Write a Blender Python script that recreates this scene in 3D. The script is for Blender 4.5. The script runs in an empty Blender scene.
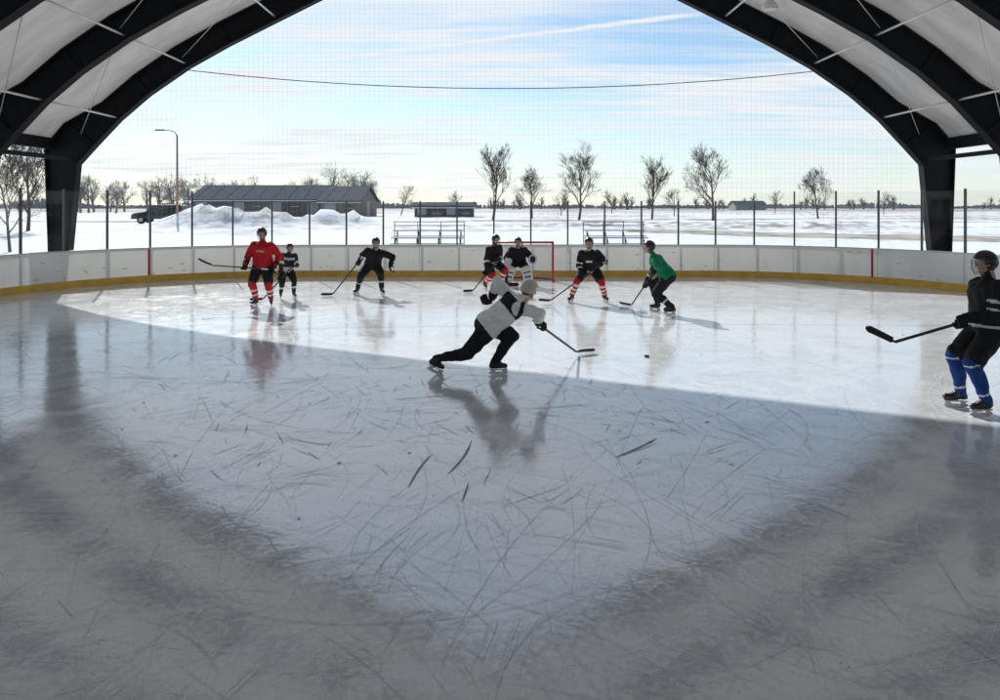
import bpy, bmesh, math, random
from mathutils import Vector as V, Matrix, noise
random.seed(7)
R=math.radians
scene=bpy.context.scene
scene.view_settings.view_transform='Standard'
scene.view_settings.look='None'
scene.view_settings.exposure=0

# ------------------------------------------------------------ materials
def mat(name,col,rough=.6,metal=0.,nscale=0,namt=0.,bump=0.,bscale=None,spec=.5,detail=4,dist=.02):
    m=bpy.data.materials.new(name); m.use_nodes=True
    nt=m.node_tree; b=nt.nodes['Principled BSDF']
    b.inputs['Base Color'].default_value=(*col,1); b.inputs['Roughness'].default_value=rough
    b.inputs['Metallic'].default_value=metal; b.inputs['Specular IOR Level'].default_value=spec
    tc=nt.nodes.new('ShaderNodeTexCoord')
    if nscale:
        n=nt.nodes.new('ShaderNodeTexNoise'); n.inputs['Scale'].default_value=nscale; n.inputs['Detail'].default_value=detail
        nt.links.new(tc.outputs['Object'],n.inputs['Vector'])
        r=nt.nodes.new('ShaderNodeValToRGB')
        r.color_ramp.elements[0].position=.3; r.color_ramp.elements[1].position=.7
        r.color_ramp.elements[0].color=(*[c*(1-namt) for c in col],1)
        r.color_ramp.elements[1].color=(*[min(1,c*(1+namt)) for c in col],1)
        nt.links.new(n.outputs['Fac'],r.inputs['Fac']); nt.links.new(r.outputs['Color'],b.inputs['Base Color'])
    if bump:
        n2=nt.nodes.new('ShaderNodeTexNoise'); n2.inputs['Scale'].default_value=bscale or nscale or 10; n2.inputs['Detail'].default_value=5
        nt.links.new(tc.outputs['Object'],n2.inputs['Vector'])
        bp=nt.nodes.new('ShaderNodeBump'); bp.inputs['Strength'].default_value=bump; bp.inputs['Distance'].default_value=dist
        nt.links.new(n2.outputs['Fac'],bp.inputs['Height']); nt.links.new(bp.outputs['Normal'],b.inputs['Normal'])
    return m
_cl={}
def cloth(name,col,rough=.85):
    if name not in _cl: _cl[name]=mat(name,col,rough,0,14,.18,.5,22,.25,5,.015)
    return _cl[name]

# ------------------------------------------------------------ mesh builder
class MB:
    def __init__(s): s.v=[]; s.f=[]; s.m=[]
    def add(s,vs,fs,mi=0):
        o=len(s.v); s.v+= [tuple(p) for p in vs]; s.f+=[tuple(i+o for i in f) for f in fs]; s.m+=[mi]*len(fs)
    def box(s,c,d,mi=0,rot=None):
        c=V(c); x,y,z=d[0]/2,d[1]/2,d[2]/2
        vs=[V((a*x,b*y,e*z)) for a in(-1,1) for b in(-1,1) for e in(-1,1)]
        if rot is not None: vs=[rot@p for p in vs]
        s.add([c+p for p in vs],[(0,1,3,2),(4,6,7,5),(0,4,5,1),(2,3,7,6),(0,2,6,4),(1,5,7,3)],mi)
    def rings(s,rs,mi=0,cap=True):
        n=len(rs[0]); vs=[p for r in rs for p in r]; fs=[]
        for i in range(len(rs)-1):
            for j in range(n):
                k=(j+1)%n; fs.append((i*n+j,i*n+k,(i+1)*n+k,(i+1)*n+j))
        if cap: fs.append(tuple(range(n-1,-1,-1))); fs.append(tuple((len(rs)-1)*n+j for j in range(n)))
        s.add(vs,fs,mi)
    def tube(s,pts,rad,n=8,mi=0,cap=True):
        pts=[V(p) for p in pts]
        if not isinstance(rad,(list,tuple)): rad=[rad]*len(pts)
        rs=[]; ref=None
        for i,p in enumerate(pts):
            d=(pts[min(i+1,len(pts)-1)]-pts[max(i-1,0)]).normalized()
            if ref is None: ref=V((0,0,1)) if abs(d.z)<.9 else V((1,0,0))
            a=d.cross(ref).normalized(); b=a.cross(d).normalized(); ref=b
            rs.append([p+(a*math.cos(t)+b*math.sin(t))*rad[i] for t in [2*math.pi*k/n for k in range(n)]])
        s.rings(rs,mi,cap)
    def ell(s,c,ax,mi=0,nu=14,nv=9):
        c=V(c); vs=[]; 
        X,Y,Z=ax
        vs.append(c-Z)
        for i in range(1,nv):
            ph=-math.pi/2+math.pi*i/nv
            for j in range(nu):
                t=2*math.pi*j/nu
                vs.append(c+X*math.cos(ph)*math.cos(t)+Y*math.cos(ph)*math.sin(t)+Z*math.sin(ph))
        vs.append(c+Z); fs=[]
        for j in range(nu): fs.append((0,1+(j+1)%nu,1+j))
        for i in range(nv-2):
            for j in range(nu):
                a=1+i*nu+j; b=1+i*nu+(j+1)%nu; fs.append((a,b,b+nu,a+nu))
        l=len(vs)-1
        for j in range(nu): fs.append((l,1+(nv-2)*nu+j,1+(nv-2)*nu+(j+1)%nu))
        s.add(vs,fs,mi)
    def sph(s,c,r,mi=0,nu=12,nv=8): s.ell(c,(V((r,0,0)),V((0,r,0)),V((0,0,r))),mi,nu,nv)
    def cap(s,a,b,ra,rb,mi=0,n=12):
        s.sph(a,ra,mi,n,8); s.sph(b,rb,mi,n,8); s.tube([a,b],[ra,rb],n,mi)
    def build(s,name,mats,parent=None,smooth=False,bevel=0):
        me=bpy.data.meshes.new(name); me.from_pydata(s.v,[],s.f); 
        for m in (mats if isinstance(mats,(list,tuple)) else [mats]): me.materials.append(m)
        me.polygons.foreach_set('material_index',s.m)
        if smooth: me.polygons.foreach_set('use_smooth',[True]*len(s.f))
        me.update()
        o=bpy.data.objects.new(name,me); scene.collection.objects.link(o)
        if parent: o.parent=parent
        if bevel:
            b=o.modifiers.new('bevel','BEVEL'); b.width=bevel; b.segments=2; b.limit_method='ANGLE'
        return o
def empty(name,loc=(0,0,0)):
    e=bpy.data.objects.new(name,None); scene.collection.objects.link(e); e.empty_display_size=.3
    return e

# ------------------------------------------------------------ camera
cam=bpy.data.cameras.new('camera'); co=bpy.data.objects.new('camera',cam); scene.collection.objects.link(co)
co.location=(0,0,2.3); co.rotation_euler=(R(90),0,0)
cam.sensor_width=36; cam.lens=25.92; cam.shift_y=-.143; cam.clip_end=6000; cam.clip_start=.05
scene.camera=co

# ------------------------------------------------------------ sun + sky
AZ=R(24.5); EL=R(33.5)
S=V((-math.sin(AZ)*math.cos(EL),math.cos(AZ)*math.cos(EL),math.sin(EL)))
sl=bpy.data.lights.new('sun','SUN'); sl.energy=5.0; sl.angle=R(.55); sl.color=(1,.965,.91)
so=bpy.data.objects.new('sun',sl); scene.collection.objects.link(so); so.rotation_euler=S.to_track_quat('Z','Y').to_euler(); so.location=S*60
w=bpy.data.worlds.new('World'); scene.world=w; w.use_nodes=True
nt=w.node_tree; N=nt.nodes; L=nt.links
bg=N['Background']; bg.inputs['Strength'].default_value=.128
sky=N.new('ShaderNodeTexSky'); sky.sky_type='NISHITA'; sky.sun_disc=False; sky.sun_elevation=EL; sky.sun_rotation=-AZ
sky.air_density=1.0; sky.dust_density=.3; sky.ozone_density=2.0
tc=N.new('ShaderNodeTexCoord')
def M(op,a,b=None,c=None,clamp=False):
    n=N.new('ShaderNodeMath'); n.operation=op; n.use_clamp=clamp
    for i,x in enumerate((a,b,c)):
        if x is None: continue
        if isinstance(x,(int,float)): n.inputs[i].default_value=x
        else: L.new(x,n.inputs[i])
    return n.outputs[0]
sp=N.new('ShaderNodeSeparateXYZ'); L.new(tc.outputs['Generated'],sp.inputs[0])
zc=M('MAXIMUM',sp.outputs[2],0.0); zz=M('ADD',zc,.07)
u=M('DIVIDE',sp.outputs[0],zz); v=M('DIVIDE',sp.outputs[1],zz)
cb=N.new('ShaderNodeCombineXYZ'); L.new(u,cb.inputs[0]); L.new(v,cb.inputs[1])
def cn(scale,sx,sy,rot,detail,dist,loc=(0,0,0)):
    mp=N.new('ShaderNodeMapping'); mp.inputs['Scale'].default_value=(sx,sy,1); mp.inputs['Rotation'].default_value=(0,0,rot); mp.inputs['Location'].default_value=loc
    L.new(cb.outputs[0],mp.inputs[0])
    n=N.new('ShaderNodeTexNoise'); n.inputs['Scale'].default_value=scale; n.inputs['Detail'].default_value=detail; n.inputs['Distortion'].default_value=dist; n.inputs['Roughness'].default_value=.62
    L.new(mp.outputs[0],n.inputs['Vector']); return n.outputs['Fac']
def mr(x,a,b,c=0,d=1):
    n=N.new('ShaderNodeMapRange'); n.interpolation_type='SMOOTHSTEP'
    L.new(x,n.inputs[0]); n.inputs[1].default_value=a; n.inputs[2].default_value=b; n.inputs[3].default_value=c; n.inputs[4].default_value=d
    return n.outputs[0]
c1=mr(cn(.7,.55,1.15,.22,10,.5,(3.1,1.7,0)),.40,.58)
c2=mr(cn(2.4,.35,1.9,.2,10,1.0,(0,5,0)),.38,.62)
c3=mr(cn(.35,1,1,0,3,.2,(7,2,0)),.30,.55,.6,1)
mask=M('MULTIPLY',M('MULTIPLY',M('ADD',M('MULTIPLY',c1,.65),M('MULTIPLY',c2,.55)),c3),mr(sp.outputs[2],.14,.34,1.0,.66),clamp=True)
low=mr(sp.outputs[2],.0,.20,.55,.08)
mask=M('MAXIMUM',mask,low,clamp=True)
nrm=V((-220,720,142)).cross(V((190,720,192))).normalized()
dp=N.new('ShaderNodeVectorMath'); dp.operation='DOT_PRODUCT'; L.new(tc.outputs['Generated'],dp.inputs[0]); dp.inputs[1].default_value=nrm
ct=mr(M('ABSOLUTE',M('ADD',dp.outputs['Value'],M('MULTIPLY',M('SUBTRACT',cn(3,1,1,0,4,0),.5),.008))),.0003,.0055,1.0,0)
ct=M('MULTIPLY',ct,M('MULTIPLY',mr(sp.outputs[0],-.34,-.2),mr(sp.outputs[0],.22,.3,1,0)))
mask=M('MAXIMUM',mask,ct,clamp=True)
mx=N.new('ShaderNodeMix'); mx.data_type='RGBA'; L.new(mask,mx.inputs[0])
sc=N.new('ShaderNodeMix'); sc.data_type='RGBA'; sc.blend_type='MULTIPLY'; sc.inputs[0].default_value=1; L.new(sky.outputs[0],sc.inputs[6]); sc.inputs[7].default_value=(.84,.96,1.0,1)
L.new(sc.outputs[2],mx.inputs[6]); mx.inputs[7].default_value=(6.9,7.15,7.4,1)
L.new(mx.outputs[2],bg.inputs['Color'])

# ------------------------------------------------------------ terrain
def sst(x): x=max(0,min(1,x)); return x*x*(3-2*x)
piles=[(-21.5,56,3.0,1.7,1.3),(-18.5,58,2.2,1.5,1.1),(-24.5,57,2.6,1.6,.9),(-14.5,60,2.2,1.4,1.2),(-12,61,1.6,1.2,.8),(-16.5,48,3,1.0,.5),(8,60,6,1.2,.4),(24,55,7,1.2,.45)]
def H(x,y):
    d=max(abs(x)-16,y-27,-y-34,0)
    z=-.08+.86*sst(d/34)
    z+=noise.noise(V((x*.06,y*.11,0)))*.22*sst(d/14)+noise.noise(V((x*.4,y*.5,3)))*.04*sst(d/8)
    for px,py,sx,sy,hh in piles:
        q=((x-px)/sx)**2+((y-py)/sy)**2
        if q<6: z+=hh*math.exp(-q)*(1+.5*noise.noise(V((x*1.3,y*1.3,5))))
    return z
mb=MB(); NA=720; rr=[0,12,20,26]; r=27
while r<2600: rr.append(r); r+=max(.6,r*.018)
rr.append(5000)
vs=[]
for r in rr:
    for k in range(NA):
        t=2*math.pi*k/NA; x=r*math.sin(t); y=r*math.cos(t); vs.append((x,y,H(x,y) if r>20 else -.08))
fs=[]
for i in range(len(rr)-1):
    for k in range(NA):
        k2=(k+1)%NA; fs.append((i*NA+k,(i+1)*NA+k,(i+1)*NA+k2,i*NA+k2))
mb.add(vs,fs)
gm=bpy.data.materials.new('snow_field'); gm.use_nodes=True
nt2=gm.node_tree; b=nt2.nodes['Principled BSDF']; b.inputs['Roughness'].default_value=.9; b.inputs['Specular IOR Level'].default_value=.1
def gnoise(nt,scale,detail,vec,sx=1,sy=1,dist=0):
    mp=nt.nodes.new('ShaderNodeMapping'); mp.inputs['Scale'].default_value=(sx,sy,1); nt.links.new(vec,mp.inputs[0])
    n=nt.nodes.new('ShaderNodeTexNoise'); n.inputs['Scale'].default_value=scale; n.inputs['Detail'].default_value=detail; n.inputs['Distortion'].default_value=dist
    nt.links.new(mp.outputs[0],n.inputs['Vector']); return n.outputs['Fac']
def gmr(nt,x,a,b_,c=0,d=1):
    n=nt.nodes.new('ShaderNodeMapRange'); n.interpolation_type='SMOOTHSTEP'
    nt.links.new(x,n.inputs[0])
    for i,q in enumerate((a,b_,c,d)): n.inputs[i+1].default_value=q
    return n.outputs[0]
def gmath(nt,op,a,b_):
    n=nt.nodes.new('ShaderNodeMath'); n.operation=op; n.use_clamp=False
    for i,x in enumerate((a,b_)):
        if isinstance(x,(int,float)): n.inputs[i].default_value=x
        else: nt.links.new(x,n.inputs[i])
    return n.outputs[0]
t2=nt2.nodes.new('ShaderNodeTexCoord'); vec=t2.outputs['Object']
s2=nt2.nodes.new('ShaderNodeSeparateXYZ'); nt2.links.new(vec,s2.inputs[0])
p1=gmr(nt2,gnoise(nt2,.07,7,vec,.5,1.8,.3),.44,.56)
p2=gmr(nt2,gnoise(nt2,.9,6,vec,1,1),.42,.60)
dist_m=gmr(nt2,s2.outputs[1],36,60,0,.9)
side=gmr(nt2,s2.outputs[0],-25,25,.5,1)
gr=gmath(nt2,'MULTIPLY',gmath(nt2,'MULTIPLY',p1,p2),gmath(nt2,'MULTIPLY',dist_m,side))
far=gmath(nt2,'MULTIPLY',gmr(nt2,s2.outputs[1],130,300),gmr(nt2,gnoise(nt2,.012,4,vec,.3,1.5),.40,.52))
gr=gmath(nt2,'MAXIMUM',gr,gmath(nt2,'MULTIPLY',far,.8))
mxg=nt2.nodes.new('ShaderNodeMix'); mxg.data_type='RGBA'; nt2.links.new(gr,mxg.inputs[0])
mxg.inputs[6].default_value=(.80,.82,.86,1); mxg.inputs[7].default_value=(.22,.175,.125,1)
nt2.links.new(mxg.outputs[2],b.inputs['Base Color'])
bp=nt2.nodes.new('ShaderNodeBump'); bp.inputs['Strength'].default_value=.6; bp.inputs['Distance'].default_value=.25
nt2.links.new(gnoise(nt2,1.0,6,vec),bp.inputs['Height']); nt2.links.new(bp.outputs['Normal'],b.inputs['Normal'])
mb.build('snow_ground',gm,smooth=True)

rm=mat('plowed_road',(.42,.39,.35),.95,0,.7,.4,.3,3,.05,6)
def ribbon(name,pts,wd,m,lift=.035,seg=160,nw=8):
    mb=MB(); pts=[V(p) for p in pts]; P=[]
    for i in range(seg+1):
        t=i/seg*(len(pts)-1); k=min(int(t),len(pts)-2); q=pts[k].lerp(pts[k+1],t-k); P.append(q)
    vs=[]
    for i,p in enumerate(P):
        d=(P[min(i+1,seg)]-P[max(i-1,0)]); n=V((-d.y,d.x)).normalized()
        for j in range(nw+1):
            q=p+n*wd*(j/nw-.5)*(1+.12*noise.noise(V((i*.35,j,1)))); vs.append((q.x,q.y,H(q.x,q.y)+(lift if 0<j<nw else -.02)))
    fs=[(i*(nw+1)+j,i*(nw+1)+j+1,(i+1)*(nw+1)+j+1,(i+1)*(nw+1)+j) for i in range(seg) for j in range(nw)]
    mb.add(vs,fs); return mb.build(name,m,smooth=True)
ribbon('road',[(9,50),(20,47),(40,41),(90,30)],4.5,rm)
ribbon('road',[(-90,75),(-40,74),(0,80),(60,96),(160,120)],5,rm)

# ------------------------------------------------------------ rink outline
HW=13.0; YF=23.7; YN=-30.; CR=6.6
def outline(off=0,n=18):
    hw=HW+off; yf=YF+off; yn=YN-off; c=CR+off; pts=[]
    for cx,cy,a0 in ((hw-c,yf-c,90),(-(hw-c),yf-c,180),(-(hw-c),yn+c,270),(hw-c,yn+c,360)):
        for k in range(n+1):
            a=R(a0-90+90*k/n); pts.append(V((cx+c*math.cos(a),cy+c*math.sin(a))))
    return pts
def resample(off,step):
    p=outline(off,24); p.append(p[0]); out=[]; acc=0; nxt=0
    tot=sum((p[i+1]-p[i]).length for i in range(len(p)-1)); n=round(tot/step); st=tot/n
    for i in range(len(p)-1):
        l=(p[i+1]-p[i]).length
        while nxt<acc+l-1e-6 and len(out)<n:
            out.append((p[i].lerp(p[i+1],(nxt-acc)/l),(p[i+1]-p[i]).normalized())); nxt+=st
        acc+=l
    return out

# ice -------------------------------------------------------------
im=bpy.data.materials.new('ice'); im.use_nodes=True; nt3=im.node_tree; b=nt3.nodes['Principled BSDF']
vec=nt3.nodes.new('ShaderNodeTexCoord').outputs['Object']
n_big=gnoise(nt3,.35,5,vec,1,1,.6); n_mid=gnoise(nt3,1.8,8,vec,1,1,1.2); n_fine=gnoise(nt3,22,6,vec)
rmp=nt3.nodes.new('ShaderNodeValToRGB'); e=rmp.color_ramp.elements; e[0].position=.34; e[1].position=.66
e[0].color=(.58,.61,.64,1); e[1].color=(.84,.865,.89,1)
nt3.links.new(gmath(nt3,'ADD',gmath(nt3,'MULTIPLY',n_mid,.55),gmath(nt3,'MULTIPLY',n_fine,.45)),rmp.inputs[0])
nt3.links.new(rmp.outputs[0],b.inputs['Base Color'])
rg=gmath(nt3,'ADD',gmr(nt3,n_big,.35,.65,.05,.10),gmath(nt3,'ADD',gmr(nt3,n_mid,.4,.7,0,.08),gmr(nt3,n_fine,.45,.65,0,.07)))
nt3.links.new(rg,b.inputs['Roughness']); b.inputs['IOR'].default_value=2.6
bp=nt3.nodes.new('ShaderNodeBump'); bp.inputs['Strength'].default_value=.22; bp.inputs['Distance'].default_value=.01
nt3.links.new(gmath(nt3,'ADD',gmath(nt3,'MULTIPLY',n_mid,1.5),gmath(nt3,'MULTIPLY',n_fine,.25)),bp.inputs['Height']); nt3.links.new(bp.outputs['Normal'],b.inputs['Normal'])
mb=MB(); o=outline(0.02); mb.add([(p.x,p.y,0) for p in o],[tuple(range(len(o)))]); mb.build('ice_rink_surface',im)
mb=MB(); mb.box((0,-4,-.07),(30.5,58,.10)); mb.build('concrete_slab',mat('concrete',(.34,.33,.31),.85,0,3,.2,.3,30))

# skate marks -----------------------------------------------------
mb=MB()
def arc(x,y,ang,rad,ln,wd,mi,z=.003):
    n=max(5,int(ln/.12)); vs=[]
    px,py=x,y; a=ang; ph=random.random()*50
    for i in range(n+1):
        t=i/n; ww=wd*(.25+.75*math.sin(math.pi*min(1,max(0,t)))**.5)/2*(1+.8*noise.noise(V((ph+i*.7,0,0))))
        nx,ny=-math.sin(a),math.cos(a)
        vs+= [(px+nx*ww,py+ny*ww,z),(px-nx*ww,py-ny*ww,z)]
        st=ln/n; px+=math.cos(a)*st; py+=math.sin(a)*st; a+=st/rad+.02*noise.noise(V((ph,i*.4,3)))
    if all(abs(q[0])<11.5 and q[1]<22 for q in vs):
        mb.add(vs,[(2*i,2*i+1,2*i+3,2*i+2) for i in range(n)],mi)
for i in range(3800):
    y=2.2+ (random.random()**1.5)*17; x=random.uniform(-1,1)*(1.5+y*.75)
    rad=random.choice((-1,1))*random.choice((random.uniform(.8,3),random.uniform(3,12),random.uniform(12,60)))
    ln=random.choice((random.uniform(.08,.4),random.uniform(.2,.9),random.uniform(.6,2.6)))
    ln=min(ln,abs(rad)*1.6)
    wd=random.choice((.0015,.002,.0025,.0035))*(1 if y<8 else 1.6)
    arc(x,y,random.uniform(0,6.28),rad,ln,wd,random.choice((0,0,0,2)),.003+random.random()*.002)
for i in range(90):
    y=3+random.random()**1.2*12; x=random.uniform(-1,1)*(1+y*.6); a=random.uniform(0,6.28); rad=random.choice((-1,1))*random.uniform(1.0,5)
    for k in range(random.randint(3,9)):
        arc(x+random.gauss(0,.10),y+random.gauss(0,.10),a+random.gauss(0,.10),rad,random.uniform(.2,.8),random.choice((.002,.003,.005)),random.choice((0,0,2)),.003+random.random()*.002)
# scuffed area in front of the skater
for i in range(520):
    y=random.gauss(8.8,1.7); x=random.gauss(-.9,2.2)
    if y<4.8: continue
    arc(x,y,random.uniform(0,6.28),random.choice((-1,1))*random.uniform(.4,5),random.uniform(.05,.5),random.choice((.002,.003,.005,.008)),random.choice((2,2,2,0,1)),.0035+random.random()*.0015)
for x,y,a,rad,ln,wd in ((-.45,6.2,1.25,3,.9,.020),(-.75,5.9,1.5,-5,.8,.018),(1.05,6.6,.75,4,.75,.022),(-1.3,8.6,.2,5,.8,.016),(2.0,7.6,2.6,-3,.6,.010),(-2.2,7.2,-.5,4,.7,.010),(.2,8.2,.1,3,.9,.012),(-.3,5.6,1.45,6,.4,.014),(1.12,6.64,.7,5,.6,.008)):
    arc(x,y,a,rad,ln,wd,1,.0055)
sm0=mat('frosted_cut',(.84,.86,.88),.8,0,0,0,0,None,.2); sm1=mat('wet_gouge',(.20,.22,.25),.5); sm2=mat('shallow_cut',(.48,.52,.57),.4)
mb.build('skate_marks',[sm0,sm1,sm2])
mb=MB()
for i in range(3600):
    y=2.3+random.random()**1.7*15; x=random.uniform(-1,1)*(1.4+y*.75)
    if noise.noise(V((x*.7,y*.7,2)))<-.05: continue
    rr_=random.choice((.003,.004,.006,.008)); 
    if random.random()<.012: rr_=random.uniform(.015,.035)
    n=random.randint(4,6); a0=random.random()*6; sq=random.uniform(.3,1)
    ring=[V((x+rr_*math.cos(a0+6.283*k/n)*random.uniform(.6,1.2),y+rr_*sq*math.sin(a0+6.283*k/n)*random.uniform(.6,1.3),.004)) for k in range(n)]
    top=V((x,y,.005+rr_*.3))
    mb.add(ring+[top],[(k,(k+1)%n,n) for k in range(n)])
mb.build('ice_shavings',mat('snow_chips',(.78,.8,.82),.8))

# boards ----------------------------------------------------------
boards=empty('rink_boards')
wm=mat('board_white',(.88,.88,.87),.45,0,1.2,.05,.05,8,.4)
_n=wm.node_tree; _b=_n.nodes['Principled BSDF']; _t=_n.nodes.new('ShaderNodeBsdfTranslucent'); _t.inputs[0].default_value=(.85,.85,.82,1)
_m=_n.nodes.new('ShaderNodeMixShader'); _m.inputs[0].default_value=.32; _n.links.new(_b.outputs[0],_m.inputs[1]); _n.links.new(_t.outputs[0],_m.inputs[2]); _n.links.new(_m.outputs[0],_n.nodes['Material Output'].inputs[0])
km=mat('kickplate_yellow',(.74,.46,.07),.5,0,3,.15)
rm_=mat('rink_red',(.42,.02,.02),.5)
dk=mat('dark_steel',(.05,.055,.06),.5,.3)
gp=mat('galvanised',(.42,.43,.44),.45,.7,20,.15)
def wall(prof,name,m,parent=boards,step=24):
    rs=[outline(o_,step) for o_,z in prof]; mb=MB(); n=len(rs[0]); k=len(prof)
    vs=[(rs[j][i].x,rs[j][i].y,prof[j][1]) for i in range(n) for j in range(k)]
    fs=[(i*k+j,i*k+(j+1)%k,((i+1)%n)*k+(j+1)%k,((i+1)%n)*k+j) for i in range(n) for j in range(k)]
    mb.add(vs,fs); return mb.build(name,m,parent)
wall([(0,.0),(.001,.0),(.001,1.03),(0,1.03)],'white_panels',wm)
wall([(-.022,.002),(-.002,.002),(-.002,.21),(-.022,.21)],'kickplate',km)
wall([(-.02,1.032),(.09,1.032),(.09,1.065),(-.02,1.065)],'cap_rail',mat('cap_rail',(.55,.55,.54),.5))
mb=MB()
for p,t in resample(.075,1.22): mb.box((p.x,p.y,.5),(.05,.05,1.0),0)
mb.build('board_frame_posts',gp,boards)
mb=MB()
for p,t in resample(-.004,2.44):
    rot=Matrix.Rotation(math.atan2(t.y,t.x),3,'Z'); mb.box((p.x,p.y,.62),(.010,.006,.80),0,rot)
mb.build('panel_seams',mat('seam',(.45,.45,.45),.6),boards)
# puck scuffs on the boards
mb=MB(); q=resample(-.003,.05)
for i in range(420):
    p,t=random.choice(q)
    if p.y<2: continue
    rot=Matrix.Rotation(math.atan2(t.y,t.x),3,'Z')@Matrix.Rotation(random.gauss(0,.3),3,'Y'); z=.24+.7*random.random()**1.6
    mb.box((p.x,p.y,z),(random.uniform(.02,.16),.002,random.choice((.004,.008,.02))),0,rot)
mb.build('puck_scuffs',mat('scuff',(.42,.42,.42),.7),boards)
mb=MB()
best=resample(-.008,.1)
for tx in (-10.75,11.15):
    p,t=min(best,key=lambda q:abs(q[0].x-tx)+(0 if q[0].y>15 else 99))
    rot=Matrix.Rotation(math.atan2(t.y,t.x),3,'Z'); mb.box((p.x,p.y,.52),(.06,.014,1.02),0,rot)
mb.build('goal_line_marks',rm_,boards)
gl=bpy.data.materials.new('acrylic_glass'); gl.use_nodes=True; n4=gl.node_tree
for n in list(n4.nodes):
    if n.type=='BSDF_PRINCIPLED': n4.nodes.remove(n)
tr=n4.nodes.new('ShaderNodeBsdfTransparent'); tr.inputs[0].default_value=(.92,.945,.95,1)
gs=n4.nodes.new('ShaderNodeBsdfGlossy'); gs.inputs['Roughness'].default_value=.03
fr=n4.nodes.new('ShaderNodeFresnel'); fr.inputs[0].default_value=1.35
mm=n4.nodes.new('ShaderNodeMixShader'); n4.links.new(fr.outputs[0],mm.inputs[0]); n4.links.new(tr.outputs[0],mm.inputs[1]); n4.links.new(gs.outputs[0],mm.inputs[2])
n4.links.new(mm.outputs[0],n4.nodes['Material Output'].inputs[0])
glass=empty('rink_glass')
mb=MB(); mp_=MB(); q=resample(.03,1.22); n=len(q)
for i in range(n):
    p,t=q[i]; p2,t2_=q[(i+1)%n]
    top=2.5 if (abs(p.x)<9 and p.y>20) else 2.8
    d=(p2-p).normalized()
    a=p+d*.03; c=p2-d*.03
    mb.add([(a.x,a.y,1.07),(c.x,c.y,1.07),(c.x,c.y,top-.05),(a.x,a.y,top-.05)],[(0,1,2,3)])
    rot=Matrix.Rotation(math.atan2(d.y,d.x),3,'Z')
    mp_.box((p.x,p.y,(1.067+top)/2),(.05,.06,top-1.067),0,rot)
mb.build('panes',gl,glass); mp_.build('supports',mat('glass_post',(.09,.10,.11),.45,.4),glass)

# frame profile ---------------------------------------------------
IN=[(13.2,0.0),(12.85,3.6),(12.35,4.15),(11.6,4.95),(10.7,5.72),(9.5,6.55),(8.25,7.25),(6.8,7.98),(5.2,8.78),(3.5,9.60),(1.7,10.47),(0,11.25)]
OUT=[]
for i,(x,z) in enumerate(IN):
    if i==0: OUT.append((13.7,0)); continue
    a=V(IN[max(i-1,1)]); c=V(IN[min(i+1,len(IN)-1)]); d=(c-a).normalized(); nn=V((-d.y,d.x)); 
    if nn.y<0: nn=-nn
    dep=.74
    if i==1: OUT.append((13.85,4.15)); continue
    if i==2: OUT.append((13.25,4.85)); continue
    q=V((x,z))+nn*dep; OUT.append((max(0,q.x) if i<len(IN)-1 else 0,q.y))
def zin(x):
    x=abs(x)
    for (x1,z1),(x2,z2) in zip(IN[1:],IN[2:]):
        if x2<=x<=x1: return z1+(z2-z1)*(x1-x)/(x1-x2)
    return 3.6
net=empty('safety_netting')
mb=MB(); yn=22.35; wd=.0024
x=-12.6
while x<=12.6:
    z1=zin(x)-.02; mb.box((x,yn,(1.9+z1)/2),(wd,.003,z1-1.9)); x+=.15
z=2.0
while z<11.2:
    xm=12.7
    if z>3.6:
        for (x1,z1),(x2,z2) in zip(IN[1:],IN[2:]):
            if z1<=z<=z2: xm=x1+(x2-x1)*(z-z1)/(z2-z1)
    mb.box((0,yn+.004,z),(2*xm,.003,wd)); z+=.15
mb.build('mesh',mat('net_cord',(.45,.47,.48),.8),net)
pts=[]
for k in range(41):
    t=k/40; x=-11.3+22.6*t
    pts.append((x,yn-.03,6.75*(1-t)+6.7*t-(.75)*(1-(2*t-1)**2)))
mb=MB(); mb.tube(pts,.014,6); mb.build('support_cable',dk,net,True)

# ------------------------------------------------------------ roof structure
rb=mat('black_steel',(.008,.009,.012),.75,0,6,.2,0,None,.2)
hall=empty('rink_shelter')
FY=[22.0-3.6*i for i in range(13)]
def full(pr): return [(-x,z) for x,z in pr]+[(x,z) for x,z in reversed(pr[:-1])]
FI=full(IN); FO=full(OUT)
mb=MB()
for fy in FY:
    n=len(FI)
    def strip(A,B,y0,y1):
        vs=[]
        for (ax,az),(bx,bz) in zip(A,B): vs+=[(ax,y0,az),(bx,y0,bz),(bx,y1,bz),(ax,y1,az)]
        fs=[]
        for i in range(len(A)-1):
            for j in range(4): fs.append((i*4+j,i*4+(j+1)%4,(i+1)*4+(j+1)%4,(i+1)*4+j))
        fs+=[(3,2,1,0),((len(A)-1)*4,(len(A)-1)*4+1,(len(A)-1)*4+2,(len(A)-1)*4+3)]
        mb.add(vs,fs)
    def lerpP(A,B,t): return [(a[0]+(b_[0]-a[0])*t,a[1]+(b_[1]-a[1])*t) for a,b_ in zip(A,B)]
    strip(FI,lerpP(FI,FO,.04),fy-.14,fy+.14)
    strip(lerpP(FI,FO,.041),lerpP(FI,FO,.959),fy-.015,fy+.015)
    strip(lerpP(FI,FO,.96),FO,fy-.14,fy+.14)
    for i in range(2,n-2):
        a=V((FI[i][0],0,FI[i][1])); c=V((FO[i][0],0,FO[i][1])); mid=(a+c)/2; d=c-a
        rot=d.to_track_quat('Z','Y').to_matrix()
        if i%2==0: mb.box((mid.x,fy-.06,mid.z),(.02,.085,d.length*.88),0,rot)
mb.build('steel_frames',rb,hall)
mb=MB()
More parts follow.
